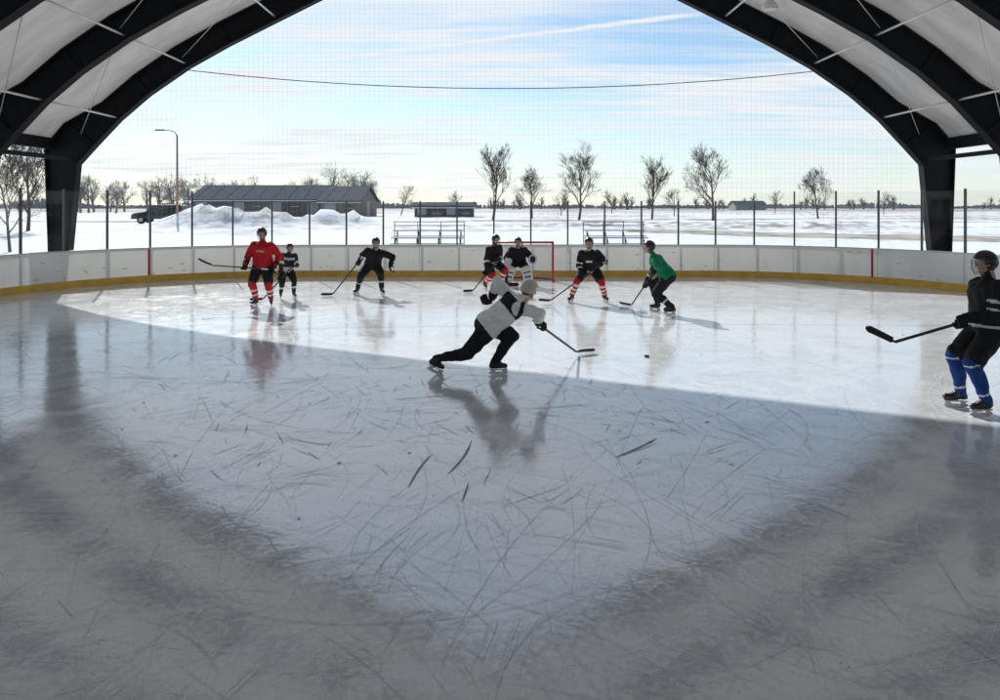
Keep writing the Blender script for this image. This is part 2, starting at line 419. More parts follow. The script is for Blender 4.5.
for sx in(-1,1):
    mb.box((sx*13.6,FY[0]/2+FY[-1]/2,4.22),(.16,FY[0]-FY[-1]-.30,.34))
    mb.box((sx*12.95,FY[0]/2+FY[-1]/2,3.75),(.08,FY[0]-FY[-1]-.30,.12))
mb.build('eave_beams',rb,hall)
fm=bpy.data.materials.new('roof_fabric'); fm.use_nodes=True; n5=fm.node_tree
for n in list(n5.nodes):
    if n.type=='BSDF_PRINCIPLED': n5.nodes.remove(n)
df=n5.nodes.new('ShaderNodeBsdfDiffuse'); tl=n5.nodes.new('ShaderNodeBsdfTranslucent')
vec=n5.nodes.new('ShaderNodeTexCoord').outputs['Object']
fn=gnoise(n5,.6,6,vec,1,3,.5); rp=n5.nodes.new('ShaderNodeValToRGB'); n5.links.new(fn,rp.inputs[0])
rp.color_ramp.elements[0].position=.3; rp.color_ramp.elements[1].position=.7
rp.color_ramp.elements[0].color=(.46,.44,.42,1); rp.color_ramp.elements[1].color=(.62,.595,.57,1)
n5.links.new(rp.outputs[0],df.inputs[0]); n5.links.new(rp.outputs[0],tl.inputs[0])
ms=n5.nodes.new('ShaderNodeMixShader'); ms.inputs[0].default_value=.17
n5.links.new(df.outputs[0],ms.inputs[1]); n5.links.new(tl.outputs[0],ms.inputs[2]); n5.links.new(ms.outputs[0],n5.nodes['Material Output'].inputs[0])
bpf=n5.nodes.new('ShaderNodeBump'); bpf.inputs['Strength'].default_value=.5; bpf.inputs['Distance'].default_value=.05
n5.links.new(gnoise(n5,1.5,4,vec,.3,2.5,.5),bpf.inputs['Height'])
for q_ in (df,tl): n5.links.new(bpf.outputs[0],q_.inputs['Normal'])
def subd(P,k=3):
    o_=[]
    for a,c in zip(P,P[1:]):
        for i in range(k): o_.append((a[0]+(c[0]-a[0])*i/k,a[1]+(c[1]-a[1])*i/k))
    return o_+[P[-1]]
FOo=subd([p for p in FO if p[1]>3.9],3)
mb=MB(); ys=[]
for i in range(len(FY)-1):
    for k in range(6): ys.append((FY[i]+(FY[i+1]-FY[i])*k/6, math.sin(math.pi*k/6)))
ys.append((FY[-1],0)); vs=[]
for y,s_ in ys:
    for x,z in FOo:
        sag=.07*s_
        vs.append((x*(1-sag/14)+ (0.03 if x>0 else -.03),y,z+.03-sag*.8))
n=len(FOo); mb.add(vs,[(i*n+j,i*n+j+1,(i+1)*n+j+1,(i+1)*n+j) for i in range(len(ys)-1) for j in range(n-1)])
mb.build('fabric_roof',fm,hall,True)
pm=mat('white_pipe',(.62,.62,.60),.4,.2)
mb=MB()
def onf(i,t):
    return (IN[i][0]+(OUT[i][0]-IN[i][0])*t,IN[i][1]+(OUT[i][1]-IN[i][1])*t)
for sx in(-1,1):
    for i,t in ((3,.15),(5,.2),(7,.2),(9,.2)):
        x,z=onf(i,t)
        for k in range(len(FY)-1):
            mb.tube([(sx*x,FY[k]-.02,z),(sx*x,FY[k+1]+.02,z)],.030,8)
    for k in range(0,len(FY)-1):
        if k in(0,1,4,8):
            for (i,j) in ((2,5),(5,8),(8,11)):
                a=onf(i,.5); c=onf(j,.5)
                mb.tube([(sx*a[0],FY[k]-.03,a[1]),(sx*c[0],FY[k+1]+.03,c[1])],.012,6)
mb.build('purlins_and_bracing',pm,hall,True)
def fixture(x,y,z,zt):
    e=empty('hanging_light_fixture')
    mb=MB(); mb.tube([(x,y,z+.32),(x,y,zt)],.012,6,1); mb.tube([(x,y,z),(x,y,z+.06),(x,y,z+.2),(x,y,z+.34)],[.2,.19,.09,.07],16,0); mb.tube([(x,y,z-.02),(x,y,z)],[.17,.2],16,1)
    mb.build('housing',[mat('lamp_white',(.75,.75,.73),.4),gp],e,True)
fixture(6.75,18.0,7.26,8.4)

# ------------------------------------------------------------ trees
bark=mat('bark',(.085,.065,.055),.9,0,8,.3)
hazedbark=mat('hazed_bark',(.17,.155,.15),.9)  # distance haze mixed into the bark colour, paler and greyer than near trees
def tree_mesh(mb,base,h,seed,levels=4,spread=.55,thin=1.0,mi=0):
    rnd=random.Random(seed)
    def br(p,d,ln,r,lv):
        n=4 if lv<2 else (3 if lv<3 else 2); pts=[p]; q=p; dd=d
        for i in range(n):
            dd=(dd+V((rnd.gauss(0,.09),rnd.gauss(0,.09),.06+.03*lv))).normalized(); q=q+dd*(ln/n); pts.append(q)
        rad=[max(.0075*thin,r*(1-.8*i/n)) for i in range(n+1)]
        mb.tube(pts,rad,7 if lv==0 else (4 if lv<2 else 3),mi,False)
        if lv>=levels: return
        k=(11,7,5,4,3)[lv]
        for c in range(k):
            t=(.22+.76*(c+rnd.random()*.6)/k) if lv==0 else rnd.uniform(.2,.98)
            f=t*n; i=min(int(f),n-1); pp=pts[i].lerp(pts[i+1],f-i)
            ax=(pts[i+1]-pts[i]).normalized(); a=rnd.uniform(0,6.28)
            side=ax.cross(V((math.cos(a),math.sin(a),.1))).normalized()
            sp=spread*rnd.uniform(.7,1.4)
            nd=(ax*math.cos(sp)+side*math.sin(sp)).normalized()
            l2=ln*(rnd.uniform(.42,.62) if lv else rnd.uniform(.42,.55)*(1.25-.6*t)); br(pp,nd,l2,rad[i]*.55,lv+1)
    br(V(base),V((rnd.gauss(0,.02),0,1)),h*.84,h*.016*thin,0)
def tree(px,depth,h,seed,sp=.55,levels=4):
    x=(px-500)/720*depth; mb=MB(); tree_mesh(mb,(0,0,0),h,seed,levels,sp,1.35 if depth>50 else 1)
    o=mb.build('bare_tree',bark,None,True); o.location=(x,depth,H(x,depth)-.05)
for px,d,h,sd,sp in ((493,82,7.4,1,.52),(532,96,6.0,2,.65),(579,84,7.4,13,.58),(652,90,7.0,4,.45),(713,80,7.6,15,.62),(818,92,5.8,6,.66),(674,120,4.5,7,.7),(401,130,5.4,8,.7),(884,140,4.0,9,.6),(10,36,5.0,10,.6),(28,52,6.3,11,.6),(561,130,4.6,16,.6),(612,160,5,17,.6),(775,170,5,21,.6),(455,150,4.6,22,.6),(945,130,4.4,23,.65),(-60,60,8,18,.6),(1080,75,8,19,.6)):
    tree(px,d,h,sd,sp,4 if d<115 else 3)
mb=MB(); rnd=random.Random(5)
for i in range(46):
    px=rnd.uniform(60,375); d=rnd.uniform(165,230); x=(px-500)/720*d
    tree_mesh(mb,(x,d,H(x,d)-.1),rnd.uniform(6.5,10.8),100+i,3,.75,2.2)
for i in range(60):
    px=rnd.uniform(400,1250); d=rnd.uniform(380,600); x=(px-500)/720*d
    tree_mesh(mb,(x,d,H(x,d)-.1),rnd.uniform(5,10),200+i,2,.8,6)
mb.build('distant_trees',hazedbark,None,False)
mb=MB()
for i in range(2600):
    px=rnd.uniform(-300,1400); d=rnd.uniform(700,900); x=(px-500)/720*d
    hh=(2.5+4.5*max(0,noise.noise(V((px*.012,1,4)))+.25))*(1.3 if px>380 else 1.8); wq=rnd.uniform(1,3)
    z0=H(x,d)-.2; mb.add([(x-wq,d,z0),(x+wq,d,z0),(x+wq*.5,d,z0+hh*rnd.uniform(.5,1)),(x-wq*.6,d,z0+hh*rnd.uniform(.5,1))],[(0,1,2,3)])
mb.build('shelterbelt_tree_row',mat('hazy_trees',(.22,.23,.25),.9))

# ------------------------------------------------------------ street lamp
z0=H(-26.9,60); sl_=empty('street_lamp')
mb=MB(); mb.tube([(-26.9,60,z0-.1),(-26.9,60,8.3)],[.11,.065],10); mb.tube([(-26.9,60,8.2),(-27.1,60,8.55),(-27.6,60,8.7),(-28.2,60,8.72)],[.05,.045,.04,.04],8)
mb.box((-26.9,60,z0+.1),(.4,.4,.3)); mb.build('pole_and_arm',mat('lamp_pole',(.25,.15,.10),.6,.3),sl_,True)
mb=MB(); mb.box((-28.35,60,8.72),(.75,.28,.12)); mb.build('lamp_head',dk,sl_,False,.03)

# ------------------------------------------------------------ buildings
def barn(name,x0,x1,y0,y1,ze,zr,wallc,roofc,zb=.3,doors=5):
    e=empty(name)
    mb=MB(); ym=(y0+y1)/2
    mb.add([(x0,y0,zb),(x1,y0,zb),(x1,y1,zb),(x0,y1,zb),(x0,y0,ze),(x1,y0,ze),(x1,y1,ze),(x0,y1,ze),(x0,ym,zr),(x1,ym,zr)],
      [(0,1,5,4),(1,2,6,9,5),(2,3,7,6),(3,0,4,8,7)])
    mb.build('walls',wallc,e)
    mb=MB(); ov=.5; dz=(zr-ze)/(ym-y0)*ov
    for ya,yb,yc in ((y0,ym,-ov),(y1,ym,ov)):
        vs=[(x0-ov,ya+yc,ze-dz+.06),(x1+ov,ya+yc,ze-dz+.06),(x1+ov,yb,zr+.06),(x0-ov,yb,zr+.06)]
        mb.add(vs+[(a,b_,c+.14) for a,b_,c in vs],[(0,1,2,3),(4,5,6,7),(0,1,5,4),(1,2,6,5),(0,3,7,4)])
    mb.build('roof',roofc,e)
    mb=MB()
    for i in range(int((x1-x0)/2.4)): mb.box((x0+.6+i*2.4,(y0+ym)/2,(ze+zr)/2+.22),(.06,(ym-y0)*1.05,.05),0,Matrix.Rotation(math.atan2(zr-ze,ym-y0),3,'X'))
    mb.build('roof_ribs',roofc,e)
    mb=MB(); n=doors; wq=(x1-x0)/n
    for i in range(n):
        cx=x0+wq*(i+.5)
        if i%2==0: mb.box((cx,y0-.03,zb+1.75),(min(3,wq*.6),.06,2.0),1)
        else:
            mb.box((cx,y0-.03,ze-1.1),(1.2,.05,.8),0); mb.box((cx,y0-.05,ze-1.1),(1.35,.03,.06),2); 
    mb.box(((x0+x1)/2,y0-.52,ze-.22),(x1-x0+1.0,.05,.16),2)
    mb.box((x1+.03,ym,zb+1.6),(.06,2.6,2.6),1)
    mb.build('doors_windows_trim',[mat('bwin',(.04,.05,.06),.2),mat('bdoor',(.28,.29,.30),.7),mat('btrim',(.5,.5,.5),.8)],e)
bw=mat('metal_siding',(.13,.125,.125),.9,0,3,.15,0,None,.05); br_=mat('metal_roof',(.085,.10,.12),.95,0,2,.15,0,None,.03)
barn('long_storage_building',-47.9,-27.6,112,124,3.5,5.7,bw,br_,doors=7)
barn('gabled_hall_building',-27.0,-21.4,108.5,125,3.2,5.5,mat('siding2',(.20,.18,.16),.9,0,3,.2,0,None,.05),br_,doors=2)
barn('low_shed',-13.3,-4.2,112,117,2.4,2.9,mat('shed_wall',(.05,.055,.06),.9),mat('shed_roof',(.08,.085,.1),.95,0,2,.1,0,None,.03),doors=4)
barn('farm_building',108,122,330,340,3.2,5.0,mat('farm_wall',(.3,.28,.27),.8),br_,doors=3)

# ------------------------------------------------------------ parked car
def car(name,x,y,yaw,col):
    e=empty(name); z0=H(x,y)+.03
    prof=[(-2.45,.45),(-2.5,.95),(-2.35,1.08),(-2.2,1.7),(-1.9,1.82),(.35,1.80),(.75,1.68),(1.25,1.14),(2.2,1.02),(2.45,.85),(2.5,.45)]
    mb=MB(); rs=[]
    for yy,sc_ in ((-.95,.97),(-.90,1),(.90,1),(.95,.97)):
        rs.append([V((px*1.0,yy if pz<1.1 else yy*.84,.45+(pz-.45)*sc_)) for px,pz in prof])
    mb.rings(rs,0); mb.build('body',mat(name+'_paint',col,.35,.2),e,False,.04)
    mb=MB()
    for sy in(-1,1):
        yy=sy*.825
        for xa,xb,xc,xd in ((-2.05,-1.95,-1.05,-1.05),(-.97,-.97,.02,.02),(.1,.1,.55,1.0)):
            mb.add([(xa,yy*1.045,1.16),(xd,yy*1.045,1.16),(xc,yy*.985,1.66),(xb,yy*.985,1.66)],[(0,1,2,3)] )
    mb.build('windows',mat('car_glass',(.02,.025,.03),.08),e)
    mb=MB()
    for wx in(-1.5,1.55):
        for sy in(-1,1):
            mb.tube([(wx,sy*.72,.37),(wx,sy*.985,.37)],.37,20,0); mb.tube([(wx,sy*.985,.37),(wx,sy*1.0,.37)],[.22,.19],14,1)
    mb.build('wheels',[mat('tyre',(.02,.02,.02),.8),gp],e,True)
    mb=MB(); mb.box((2.47,0,.72),(.1,1.7,.16),0); mb.box((-2.49,.75,1.0),(.06,.2,.3),1); mb.box((-2.49,-.75,1.0),(.06,.2,.3),1); mb.box((2.42,.7,.88),(.1,.35,.14),0); mb.box((2.42,-.7,.88),(.1,.35,.14),0)
    mb.build('lights_and_bumper',[gp,mat('tail',(.4,.02,.02),.3)],e)
    e.location=(x,y,z0); e.rotation_euler=(0,0,yaw)
car('parked_car',-32.4,69,R(182),(.02,.025,.025))

# ------------------------------------------------------------ bleachers
def bleach(x,y,wd):
    e=empty('bleachers'); mb=MB(); zg=H(x,y)-.02
    for i,(yy,zz) in enumerate(((0,1.22),(-.62,.90),(-1.24,.58))):
        mb.box((x,y+yy,zg+zz),(wd,.26,.045),0)
        if i<2: mb.box((x,y+yy-.32,zg+zz-.25),(wd,.24,.03),0)
    for k in range(4):
        xx=x-wd/2+.2+(wd-.4)*k/3
        mb.box((xx,y,zg+.6),(.05,.05,1.2),1); mb.box((xx,y-.62,zg+.44),(.05,.05,.88),1); mb.box((xx,y-1.24,zg+.28),(.05,.05,.56),1)
        mb.tube([(xx+.03,y,zg+1.1),(xx+.03,y-1.24,zg+.5)],.02,6,1); mb.box((xx,y-.6,zg+.05),(.06,1.5,.05),1)
    for zz in (1.45,1.62): mb.tube([(x-wd/2,y+.16,zg+zz),(x+wd/2,y+.16,zg+zz)],.02,6,1)
    for k in range(4):
        xx=x-wd/2+.05+(wd-.1)*k/3; mb.tube([(xx,y+.16,zg+.1),(xx,y+.16,zg+1.62)],.02,6,1)
    mb.build('seats_and_frame',[mat('alu',(.30,.31,.32),.5,.4),dk],e)
bleach(-3.3,33.5,3.35); bleach(5.3,33.5,2.9)

# ------------------------------------------------------------ people
def voxel(mb,name,vs,smooth_it=2):
    me=bpy.data.meshes.new('t'); me.from_pydata(mb.v,[],mb.f); me.update()
    o=bpy.data.objects.new('t',me); scene.collection.objects.link(o)
    m=o.modifiers.new('r','REMESH'); m.mode='VOXEL'; m.voxel_size=vs
    if smooth_it:
        m2=o.modifiers.new('s','SMOOTH'); m2.iterations=smooth_it; m2.factor=.5
    dg=bpy.context.evaluated_depsgraph_get(); dg.update()
    nm=bpy.data.meshes.new_from_object(o.evaluated_get(dg)); nm.name=name
    bpy.data.objects.remove(o); bpy.data.meshes.remove(me)
    nm.polygons.foreach_set('use_smooth',[True]*len(nm.polygons))
    return nm
def link(me,name,parent):
    o=bpy.data.objects.new(name,me); scene.collection.objects.link(o); o.parent=parent; return o
def ik(a,b_,l1,l2,pole):
    d=b_-a; Ln=min(d.length,.992*(l1+l2)); dn=d.normalized(); e_=a+dn*Ln
    x=(l1*l1-l2*l2+Ln*Ln)/(2*Ln); h=math.sqrt(max(0,l1*l1-x*x)); p=(pole-dn*pole.dot(dn)).normalized()
    return a+dn*x+p*h,e_
skin=mat('skin',(.55,.33,.24),.55); eyew=mat('eye',(.7,.7,.68),.3); dkm=mat('pupil_dark',(.02,.015,.01),.4); lip=mat('lips',(.35,.12,.10),.5)
steel=mat('blade_steel',(.6,.6,.62),.25,1); holder_w=mat('holder_white',(.6,.6,.6),.4); cagem=mat('cage_wire',(.35,.35,.36),.4,.6)
stickm=mat('stick_black',(.02,.02,.022),.4); tapem=mat('stick_tape',(.03,.03,.03),.9); buttm=mat('white_tape',(.7,.7,.68),.9)
hairm=mat('hair',(.07,.045,.03),.8)
def segd(p,a,b_):
    d=b_-a; t=max(0,min(1,(p-a).dot(d)/max(1e-9,d.length_squared))); return (p-a-d*t).length,t
def make_hand(parent,name,c,axis,toward,s,m,right,grip=True,hv=.0085):
    a=axis.normalized(); b_=(toward-a*toward.dot(a)).normalized(); cc=a.cross(b_)
    if right: cc=-cc
    k=s*1.15
    mb=MB(); P=lambda x,y,z: c+(a*x+b_*y+cc*z)*k
    mb.cap(P(-.025,.085,.018),P(.025,.085,.018),.030*k,.030*k)
    mb.cap(P(-.032,.0,.046),P(.03,.0,.046),.021*k,.022*k); mb.cap(P(-.028,.07,.03),P(-.03,.0,.045),.026*k,.02*k); mb.cap(P(.028,.07,.03),P(.03,.0,.045),.026*k,.02*k); mb.cap(P(0,.07,.03),P(0,.0,.045),.028*k,.022*k)
    rr_=.040 if grip else .052
    lens=(1.0,1.08,1.03,.85)
    for i in range(4):
        x=.042-.028*i; last=None
        for j in range(4):
            an=math.pi/2 + j*R(62 if grip else 38)*lens[i]
            q=P(x*(1-.03*j),rr_*math.cos(an)-(0 if grip else .015*j),rr_*math.sin(an))
            if last is not None: mb.cap(last,q,(.0135-.001*(j-1))*k,(.0135-.001*j)*k,0,8)
            last=q
    t0=P(.045,.06,.015); t1=P(.062,.032,-.022); t2_=P(.055,-.002,-.042)
    mb.cap(t0,t1,.018*k,.0155*k,0,8); mb.cap(t1,t2_,.0155*k,.013*k,0,8)
    me=voxel(mb,name,hv*s,1); me.materials.append(m); return link(me,name,parent)
def make_stick(parent,butt,heel,bd,goalie=False,shaftm=None):
    d=(heel-butt).normalized(); bd=bd.normalized(); up=(-d-bd*(-d).dot(bd)).normalized(); sd=bd.cross(up).normalized()
    n1=sd; n2=d.cross(n1).normalized()
    mb=MB()
    def ring(p,a,b_): return [p+n1*x*a+n2*y*b_ for x,y in((-.7,-1),(.7,-1),(1,-.7),(1,.7),(.7,1),(-.7,1),(-1,.7),(-1,-.7))]
    mb.rings([ring(butt,.012,.017),ring(butt+d*.15,.012,.017)],2); mb.rings([ring(butt+d*.151,.011,.016),ring(heel-d*.05,.0105,.015),ring(heel+up*.03+bd*.01,.008,.018)],0)
    if goalie:
        mb.rings([ring(heel-d*.65,.011,.016),ring(heel-d*.6,.012,.045),ring(heel-d*.02,.012,.045)],1)
    L_=.31 if not goalie else .38; hh=.072 if not goalie else .1; rs=[]
    for i in range(9):
        t=i/8; p=heel+bd*(L_*t)+sd*(.035*t*t); h=hh*(.9+.2*t)*(1 if t<.85 else math.sqrt(max(.05,1-((t-.85)/.16)**2))); th=.006*(1-.4*t)+.001
        lo=p+up*(hh*.5-h*.5)*1.0
        rs.append([lo-sd*th,lo+sd*th,lo+up*h+sd*th*.7,lo+up*h-sd*th*.7])
    mb.rings(rs,1)
    mb.build('stick',[shaftm or stickm,tapem,buttm],parent)
def helmet(parent,c,f,u_,s,m,cage=True):
    r_=f.cross(u_).normalized()
    mb=MB(); nu,nv=28,16; ax=(.102*s,.124*s,.122*s); vs=[]
    for i in range(nv+1):
        ph=-math.pi/2+math.pi*i/nv
        for j in range(nu):
            t=2*math.pi*j/nu; x=math.cos(ph)*math.cos(t); y=math.cos(ph)*math.sin(t); z=math.sin(ph)
            bulge=1+.035*(1 if (abs(x)<.28 and z>.2) else 0)+.03*(1 if y<-.35 and z<.25 else 0)
            vs.append(c+(r_*x*ax[0]+f*y*ax[1]+u_*z*ax[2])*bulge+u_*.012*s)
    fs=[]
    for i in range(nv):
        ph=-math.pi/2+math.pi*(i+.5)/nv; z=math.sin(ph)
        for j in range(nu):
            t=2*math.pi*(j+.5)/nu; y=math.cos(ph)*math.sin(t)
            lim=.30 if y>.45 else (-.12 if y>.05 else -.55)
            if z>lim: fs.append((i*nu+j,i*nu+(j+1)%nu,(i+1)*nu+(j+1)%nu,(i+1)*nu+j))
    used=sorted({k for q in fs for k in q}); mp={k:i for i,k in enumerate(used)}
    mb.add([vs[k] for k in used],[tuple(mp[k] for k in q) for q in fs])
    o=mb.build('helmet',m,parent,True); sd=o.modifiers.new('s','SOLIDIFY'); sd.thickness=.012*s; sd.offset=0
    mb=MB(); W=lambda x,y,z: c+(r_*x+f*y+u_*z)*s
    for sx in(-1,1): mb.tube([W(sx*.092,.01,-.05),W(sx*.075,.03,-.11),W(0,.06,-.135)],.005*s,6,1)
    if cage:
        for zz in (.03,-.0,-.04,-.08,-.115):
            pts=[]
            for k in range(9):
                a=R(-68+136*k/8); rr_=.118 if zz>-.1 else .10; pts.append(W(rr_*.82*math.sin(a),.02+rr_*1.02*math.cos(a),zz))
            mb.tube(pts,.0032*s,5,0)
        for a_ in (-50,-25,0,25,50):
            a=R(a_); mb.tube([W(.118*.82*math.sin(a),.02+.12*math.cos(a),.045),W(.118*.82*math.sin(a),.022+.122*math.cos(a),-.05),W(.1*.8*math.sin(a),.02+.102*math.cos(a),-.118)],.0032*s,5,0)
    mb.build('helmet_cage_and_strap',[cagem,dkm],parent,True)
def make_head(parent,c,f,u_,s):
    r_=f.cross(u_).normalized(); W=lambda x,y,z: c+(r_*x+f*y+u_*z)*s
    mb=MB(); mb.ell(W(0,-.01,.02),(r_*.076*s,f*.095*s,u_*.10*s)); mb.ell(W(0,.025,-.055),(r_*.056*s,f*.062*s,u_*.062*s)); mb.ell(W(0,.075,-.098),(r_*.022*s,f*.018*s,u_*.016*s))
    mb.cap(W(0,.086,.01),W(0,.108,-.025),.009*s,.0145*s)
    for sx in(-1,1):
        mb.ell(W(sx*.078,-.005,-.01),(r_*.010*s,f*.018*s,u_*.032*s)); mb.ell(W(sx*.035,.072,.032),(r_*.025*s,f*.012*s,u_*.009*s))
    mb.cap(W(0,-.015,-.06),W(0,-.03,-.17),.055*s,.06*s)
    me=voxel(mb,'head',.0095*s,1); me.materials.append(skin); link(me,'head',parent)
    mb=MB()
    for sx in(-1,1): mb.sph(W(sx*.032,.078,.008),.0125*s,0,8,6); mb.sph(W(sx*.032,.0875,.008),.006*s,1,8,6)
    mb.ell(W(0,.083,-.062),(r_*.024*s,f*.008*s,u_*.007*s),2); mb.ell(W(0,-.03,-.02),(r_*.079*s,f*.083*s,u_*.085*s),3)
    mb.build('face_details_and_hair',[eyew,dkm,lip,hairm],parent,True)
def person(name,pos,hd,pelvis,neck,feet,hands,colors,stick=None,s=1.0,look=None,head=None,goalie=False,poles=None,kpoles=None,helm=None,cage=True,glove=None,lookdown=.15,voxs=.021,pads=1.0,hv=.0095):
    e=empty(name); O=V((pos[0],pos[1],0)); hd=R(hd); f=V((math.sin(hd),math.cos(hd),0)); r_=V((math.cos(hd),-math.sin(hd),0)); up=V((0,0,1))
    W=lambda q:O+V(q)
    P=W(pelvis); Nk=W(neck); sp=(Nk-P).normalized(); tf=(f-sp*f.dot(sp)).normalized(); tr_=tf.cross(sp).normalized()
    lk=R(look) if look is not None else hd; lf=V((math.sin(lk),math.cos(lk),-lookdown)).normalized(); lu=(up-lf*lf.z).normalized()
    Hd=W(head) if head else Nk+(sp*.45+up*.55).normalized()*.195*s+f*.03*s
    if stick: sb,shl=W(stick[0]),W(stick[1])
    parts=[]; mb=MB()
    def seg(nm,a,b_,ra,rb): parts.append((nm,a,b_,ra,rb)); mb.cap(a,b_,ra,rb)
    Lt=(Nk-P).length; rs=[]
    for t,a,d_ in ((-.22,.12,.10),(-.18,.205,.165),(-.10,.232,.182),(.02,.228,.176),(.14,.218,.168),(.30,.208,.160),(.5,.212,.158),(.70,.232,.160),(.84,.232,.152),(.93,.175,.125),(1.0,.085,.08),(1.06,.06,.062)):
        c=P+sp*(Lt*t)+tf*(.015*math.sin(3.14*max(0,t)))*s; a*=s*pads; d_*=s*pads
        rs.append([c+tr_*a*math.copysign(abs(math.cos(q))**.85,math.cos(q))+tf*d_*math.copysign(abs(math.sin(q))**.85,math.sin(q)) for q in [2*math.pi*k/20 for k in range(20)]])
    mb.rings(rs)
    parts.append(('torso',P-sp*.05,Nk-sp*.07*s,.17*s,.17*s))
    seg('neck',Nk-sp*.03,Hd-lu*.08*s,.058*s,.055*s)
    for side,sg in (('R',1),('L',-1)):
        i=0 if sg==1 else 1
        sh=Nk+tr_*sg*.185*s-sp*.075*s
        h=hands[i]; grip=False
        if isinstance(h,(int,float)): hp=sb.lerp(shl,h); grip=True
        else: hp=W(h)
        hp0=hp
        wr=hp+(sh-hp).normalized()*.085*s
        pole=V(poles[i]) if poles and poles[i] else (-f*.6-up*.7+r_*sg*.7)
        el,wr2=ik(sh,wr,.30*s,.27*s,pole)
        hp=hp0 if grip else wr2+(hp0-wr2).normalized()*.085*s
        seg('uarm',sh,el,.098*s*pads,.080*s*pads); seg('farm',el,wr2,.078*s*pads,.052*s)
        if grip and (hp-wr2).length>.11*s: wr3=hp+(wr2-hp).normalized()*.08*s; seg('farm',wr2,wr3,.047*s,.043*s); wr2=wr3
        gm_=glove or cloth('glove_black',(.02,.02,.022))
        ax=(sb-shl) if grip else (f*1.0+up*.15)
        cuff=MB()
        fd=(el-wr2).normalized()
        cuff.tube([wr2-fd*.01,wr2+fd*.03,wr2+fd*.10],[.047*s,.062*s,.072*s],14); cuff.build('glove_cuff_'+side,gm_,e,True)
        make_hand(e,'glove_'+side,hp,ax,(wr2-hp),s,gm_,sg==1,grip,hv)
        fx,fy_,fz,yaw,pit=(list(feet[i])+[0])[:5]
        hip=P+tr_*sg*.105*s-sp*.06*s; an=W((fx,fy_,fz)); yw=R(yaw); pt=R(pit)
        ff=V((math.sin(yw)*math.cos(pt),math.cos(yw)*math.cos(pt),-math.sin(pt))); fu=(up-ff*up.dot(ff)).normalized()
        kp=V(kpoles[i]) if kpoles and kpoles[i] else (f*.9+V((math.sin(yw),math.cos(yw),0))*.5+r_*sg*.1)
        kn,an2=ik(hip,an,.445*s,.435*s,kp)
        seg('thigh',hip,kn.lerp(hip,.12),.140*s*pads,.108*s*pads); seg('shank',kn,an2,.092*s,.058*s)
        sd_=(kn-an2).normalized(); seg('calf',kn.lerp(an2,.3)-ff*.02*s,kn.lerp(an2,.62)-ff*.012*s,.080*s,.066*s)
        seg('boot',an2-ff*.035*s-fu*.055*s,an2+ff*.155*s-fu*.062*s,.042*s,.038*s); seg('boot',an2-ff*.03*s-fu*.05*s,an2+sd_*.075*s,.046*s,.054*s); seg('boot',an2+ff*.02*s-fu*.02*s,an2+ff*.1*s-fu*.055*s,.046*s,.042*s)
        fr_=ff.cross(fu).normalized(); rot=Matrix((fr_,ff,fu)).transposed()
        hb=MB(); cc=an2+ff*.06*s
        hb.box(cc-fu*.108*s,(.030*s,.25*s,.014*s),0,rot)
        hb.box(cc-ff*.075*s-fu*.127*s,(.022*s,.055*s,.03*s),0,rot); hb.box(cc+ff*.085*s-fu*.127*s,(.022*s,.06*s,.03*s),0,rot); hb.box(cc-fu*.144*s,(.012*s,.255*s,.014*s),0,rot)
        pb=[]
        for k in range(9):
            t=-1+k/4; q=cc+ff*.135*s*t; lo=-.178+.018*max(0,abs(t)-.7)/.3; pb.append([q+fr_*.003*s+fu*lo*s,q-fr_*.003*s+fu*lo*s,q-fr_*.003*s-fu*.150*s,q+fr_*.003*s-fu*.150*s])
        hb.rings(pb,1)
        hb.build('skate_blade_'+side,[holder_w,steel],e)
        lc=MB()
        for k in range(5): lc.box(an2+ff*(.035+.022*k)*s+fu*(.028-.013*k)*s,(.05*s,.006*s,.006*s),0,rot)
        lc.build('laces_'+side,buttm,e)
        if goalie:
            g=MB(); pd=(an2-kn).normalized(); pf=(f-pd*f.dot(pd)).normalized(); pr=pf.cross(pd).normalized()
            rs=[]
            for t,wq,tk in ((-.28,.12,.03),(-.22,.15,.05),(0,.155,.07),(.5,.145,.065),(.9,.14,.06),(1.12,.13,.05),(1.2,.10,.03)):
                q=kn+pd*(.435*s*t)+pf*(.10 if t>-.1 else .09)*s
                rs.append([q+pr*a*wq*s+pf*b_*tk*s for a,b_ in((-1,-.6),(1,-.6),(1,.3),(.8,1),(-.8,1),(-1,.3))])
            g.rings(rs,0); g.box(kn+pd*.2*s+pf*.168*s,(.2*s,.012,.05*s),1,Matrix((pr,pf,-pd)).transposed()); g.box(kn+pd*.02*s+pf*.172*s,(.22*s,.012,.04*s),1,Matrix((pr,pf,-pd)).transposed())
            g.build('leg_pad_'+side,[mat('pad_white',(.75,.75,.73),.6),cloth('pad_dark',(.03,.03,.035))],e,False,.015)
            g=MB()
            if side=='R': g.box(hp+f*.07,(.20,.06,.36),0,Matrix.Rotation(.3,3,'Y'))
            else: g.ell(hp+f*.05,(V((.13,0,0)),V((0,.06,0)),V((0,0,.15))),0); g.ell(hp+f*.1,(V((.08,0,0)),V((0,.03,0)),V((0,0,.10))),1)
            g.build('goalie_glove_'+side,[cloth('goalie_light',(.6,.6,.6)),cloth('pad_dark',(.03,.03,.035))],e,side=='L',.01 if side=='R' else 0)
    me=voxel(mb,'body',voxs,2)
    for v_ in me.vertices:
        p=v_.co; n1=noise.noise(p*9+O)*.018+noise.noise(V((p.x*22,p.y*22,p.z*9)))*.008
        v_.co=p+v_.normal*n1*s
    mi={}
    def gi(m):
        if m.name not in mi: mi[m.name]=len(me.materials); me.materials.append(m)
        return mi[m.name]
    res=[]
